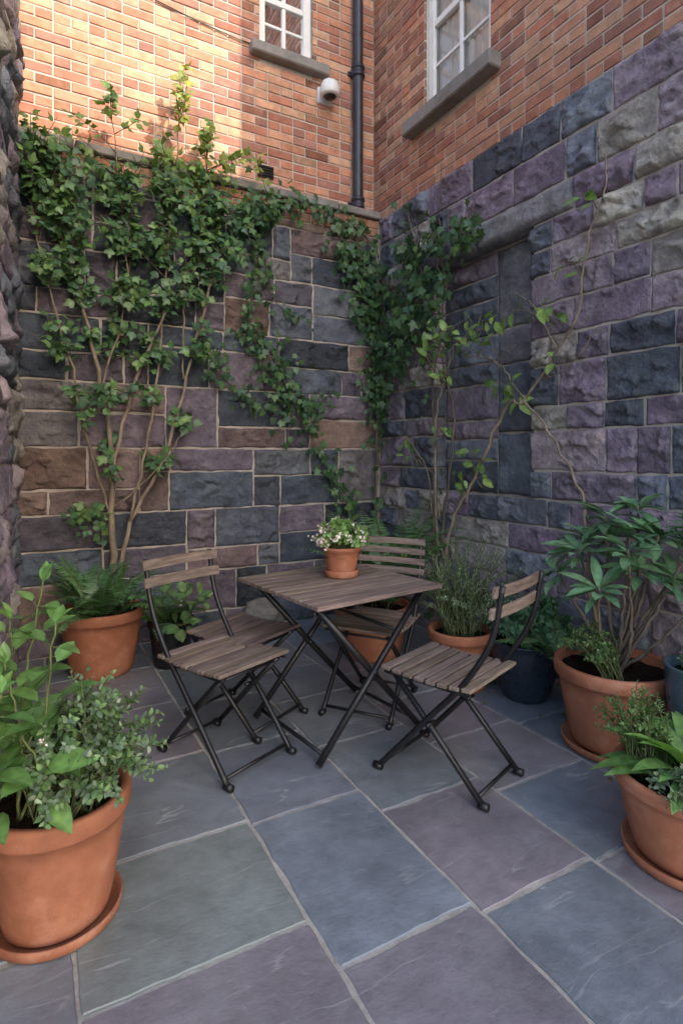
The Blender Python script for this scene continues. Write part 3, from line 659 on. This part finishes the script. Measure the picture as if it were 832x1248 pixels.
bush('flowering_plant',(0,2.99,.84),.05,(0,2.99,.90),(.14,.13,.12),50,12,.036,[(.18,.30,.10),(.22,.34,.12),(.14,.25,.09)],T_RND,[m_bark,m_leaf],flowers=.5,fs=.017)
mb=MB();lb=LB()
b0=np.array((1.27,2.68,.34)); tips=[(1.08,2.62,.93),(1.20,2.60,1.08),(1.36,2.64,1.12),(1.46,2.62,1.0),(1.55,2.55,.92),(1.30,2.50,.86),(1.11,2.48,.78),(1.44,2.48,.82),(1.0,2.7,.82),(1.54,2.45,.74),(1.2,2.8,.95),(1.34,2.85,.95),(1.50,2.4,1.04),(1.38,2.5,1.0),(1.22,2.45,.95),(1.28,2.55,1.02)]
for tp in tips:
    tp=np.array(tp); m=b0*.5+tp*.5+np.array((0,0,-.03))+rv(.02); P=spline([b0+rv(.02)*np.array((1,1,0)),m,tp],8,.003); tube(mb,P,.010,.005,7,0,(.17,.135,.105)); tan=unit(P[-1]-P[-3])
    for k in range(14):
        az=k*2.4; perp=unit(np.cross(tan,np.array((.2,.9,.1)))); pp=perp*math.cos(az)+np.cross(tan,perp)*math.sin(az)
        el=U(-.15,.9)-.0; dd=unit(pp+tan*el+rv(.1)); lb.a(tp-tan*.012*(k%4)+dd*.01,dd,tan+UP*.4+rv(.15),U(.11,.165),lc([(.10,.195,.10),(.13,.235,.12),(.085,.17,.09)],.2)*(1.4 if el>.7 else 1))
lb.flush(mb,T_RHO); mb.build('rhododendron',[m_bark,m_leafg],I4)
mb=MB();lb=LB()
for k in range(46):
    az=k*2.4+U(-.2,.2); q=k/46; h=np.array((math.cos(az),math.sin(az),0)); c=np.array((1.19,1.93,.25))+h*.06*q
    dd=unit(h*(.45+.75*q)+UP*(1.15-.75*q)+rv(.12)); L=U(.15,.25)
    p=c+dd*.05; tube(mb,[c,(c+p)/2,p],.003,.002,4,0,(.15,.22,.08)); lb.a(p,dd,UP*.9-h*.5+rv(.15),L,lc([(.15,.28,.08),(.18,.33,.10),(.12,.23,.07)],.18))
lb.flush(mb,leafT(.36,.16,.5,8,.9)); finish(mb,'hosta_plant')
bush('herb_bush',(1.05,1.98,.24),.06,(1.02,2.02,.42),(.12,.10,.19),40,20,.021,G_HRB,T_SM,[m_bark,m_leafm])
bush('herb_bush',(1.08,1.80,.24),.06,(1.06,1.78,.28),(.10,.08,.10),26,14,.024,G_GRY,T_SM,[m_bark,m_leafm])
bush('herb_bush',(1.45,2.33,.44),.06,(1.45,2.33,.50),(.12,.10,.16),24,16,.024,G_HRB,T_SM,[m_bark,m_leafm])
# fallen leaves along the wall feet
mb=MB();lb=LB()
for k in range(120):
    if k%2: p=(U(.1,2.7),.12+abs(rng.normal(0,.28)),.006)
    else: p=(.12+abs(rng.normal(0,.28)),U(.1,3.4),.006)
    lb.a(np.array(p),np.array((U(-1,1),U(-1,1),U(0,.15))),UP+rv(.15),U(.015,.035),lc([(.22,.15,.07),(.14,.10,.05),(.20,.20,.07),(.10,.14,.05)]))
lb.flush(mb,T_OV,0); mb.build('fallen_leaves',[m_leaf],M)

# ------------------------------------------------------------------ furniture
WD=(.20,.152,.128)
def slat(mb,c,size,R=None): cbox(mb,c,size,R,.003,0,np.array(WD)*U(.7,1.25)*np.array((1,U(.95,1.05),U(.9,1.08))))
def rx(a): return [[1,0,0],[0,math.cos(a),-math.sin(a)],[0,math.sin(a),math.cos(a)]]
def bar(mb,p,q,w=.022,t=.010,wax=(1,0,0)):
    p=np.array(p,float);q=np.array(q,float);d=q-p;L=np.linalg.norm(d);d/=L;x=np.array(wax,float);x=unit(x-d*(x@d));y=np.cross(d,x)
    cbox(mb,(p+q)/2,(t,w,L),np.stack([x,y,d],1),.0025)
def chair(name,x,y,f,back=True,lean=.33,nb=2):
    f=np.array(f,float);f/=np.linalg.norm(f); Mx=Matrix(((f[1],f[0],0,x),(-f[0],f[1],0,y),(0,0,1,0),(0,0,0,1)))
    e=empty(name,Mx)
    mb=MB()
    for i in range(8):
        yy=-.19+i*.054; slat(mb,(0,yy,.452-.010*math.sin(i/7*math.pi)),(.41,.043,.016),rx((.5-i/7)*-.10))
    mb.build('seat_slats',[m_wood],Mx,e,True)
    mb=MB()
    w=.185; 
    for sx in(-1,1):
        X=sx*w
        bar(mb,(X,-.20,.436),(X,.205,.436),.024,.010)
        if back:
            Q=spline([(X,.24,.012),(X,.0,.28),(X,-.17,.47),(X,-lean+.045,.66),(X,-lean,.87)],7)
            tube(mb,Q,.0125,.0115,8)
        else:
            tube(mb,[(X,.24,.012),(X,.0,.235),(X,-.18,.43)],.0125,.0125,8)
        Xi=sx*(w-.026)
        tube(mb,[(Xi,-.24,.012),(Xi,-.02,.235),(Xi,.18,.43)],.0125,.0125,8)
        for yy,XX in((.24,X),(-.24,Xi)):
            tube(mb,[(XX,yy-.02,.016),(XX,yy+.02,.016)],.016,.016,8)
        tube(mb,[(sx*(w+.013),-.012,.265 if back else .25),(sx*(w-.045),-.012,.265 if back else .25)],.008,.008,8)
    tube(mb,[(-w,.215,.04),(w,.215,.04)],.008,.008,8); tube(mb,[(-w+.026,-.215,.04),(w-.026,-.215,.04)],.008,.008,8)
    tube(mb,[(-w+.026,.165,.415),(w-.026,.165,.415)],.007,.007,8); tube(mb,[(-w,-.155,.425),(w,-.155,.425)],.007,.007,8)
    mb.build('metal_frame',[m_metal],Mx,e)
    if back:
        mb=MB()
        rows=((.845,.045),(.765,.045)) if nb==2 else ((.85,.034),(.795,.034),(.74,.034),(.685,.034))
        for (z,hh) in rows:
            yb=-lean+.006+(.85-z)*.16; n=7
            xs=np.linspace(-.215,.215,n); yy=yb+.016-.020*(1-(xs/.215)**2); V=[];F=[]
            for k in range(n):
                for (dy,dz) in((-.007,-hh/2),(.007,-hh/2),(.007,hh/2),(-.007,hh/2)): V.append((xs[k],yy[k]+dy+dz*-.12,z+dz))
            for k in range(n-1):
                for j in range(4): F.append((k*4+j,k*4+(j+1)%4,(k+1)*4+(j+1)%4,(k+1)*4+j))
            F+=[(0,1,2,3),((n-1)*4+3,(n-1)*4+2,(n-1)*4+1,(n-1)*4)]
            mb.add(V,F,0,np.array(WD)*U(.85,1.2))
        o=mb.build('back_slats',[m_wood],Mx,e,True)
        bv=o.modifiers.new('b','BEVEL'); bv.width=.003; bv.segments=2; bv.limit_method='ANGLE'
    return e
chair('folding_chair',-.53,2.60,(.79,-.61))
chair('folding_stool',-.50,2.98,(.79,-.50),back=False)
chair('folding_chair',.17,3.13,(-.42,-.90),lean=.29,nb=4)
chair('folding_chair',.46,2.46,(-.76,.65))
a=math.radians(36.5); Mt=Matrix.Translation((-.02,2.885,0))@Matrix.Rotation(a,4,'Z'); te=empty('folding_table',Mt)
mb=MB(); n=11; Wt=.74; p=Wt/n
for i in range(n): slat(mb,(0,-Wt/2+p*(i+.5),.711),(Wt-.004,p-.006,.02))
mb.build('top_slats',[m_wood],Mt,te,True)
mb=MB()
for yy in(-.30,.30):
    bar(mb,(-.345,yy,.692),(.345,yy,.692),.022,.022,(0,1,0))
for xx in(-.30,.30): bar(mb,(xx,-.33,.6915),(xx,.33,.6915),.018,.012,(1,0,0))
for sy in(-1,1):
    tube(mb,[(-.31,sy*.285,.014),(0,sy*.285,.35),(.30,sy*.285,.685)],.0155,.0155,10)
    tube(mb,[(.31,sy*.255,.014),(0,sy*.255,.35),(-.30,sy*.255,.685)],.0155,.0155,10)
    tube(mb,[(0,sy*.235,.35),(0,sy*.305,.35)],.011,.011,8)
tube(mb,[(-.28,-.285,.05),(-.28,.285,.05)],.009,.009,8); tube(mb,[(.28,-.255,.05),(.28,.255,.05)],.009,.009,8)
tube(mb,[(.15,-.285,.515),(.15,.285,.515)],.009,.009,8)
mb.build('metal_frame',[m_metal],Mt,te)

# ------------------------------------------------------------------ light, world, camera
w=bpy.data.worlds.new('World'); S.world=w; w.use_nodes=True; nt=w.node_tree
bg=nt.nodes['Background']; sk=nt.nodes.new('ShaderNodeTexSky'); sk.sky_type='NISHITA'; sk.sun_disc=False
sk.sun_elevation=EL; sk.sun_rotation=math.atan2(sw[0],sw[1]); sk.air_density=1.0; sk.dust_density=3.0; sk.ozone_density=.7
nt.links.new(sk.outputs[0],bg.inputs[0]); bg.inputs[1].default_value=.5
sl=bpy.data.lights.new('sun','SUN'); sl.energy=5; sl.angle=math.radians(.5); sl.color=(1,.93,.82)
so=bpy.data.objects.new('sun',sl); S.collection.objects.link(so); so.rotation_euler=sunv.to_track_quat('Z','Y').to_euler(); so.location=(3,-3,8)
S.view_settings.view_transform='Standard'; S.view_settings.look='None'; S.view_settings.exposure=0
cd=bpy.data.cameras.new('camera'); cd.sensor_fit='VERTICAL'; cd.sensor_height=36; cd.lens=36*700/1248; cd.shift_y=-(624-555)/1248; cd.clip_end=1000; cd.clip_start=.02
co=bpy.data.objects.new('camera',cd); S.collection.objects.link(co); co.location=(0,0,1.35); co.rotation_euler=(math.radians(90),0,0); S.camera=co
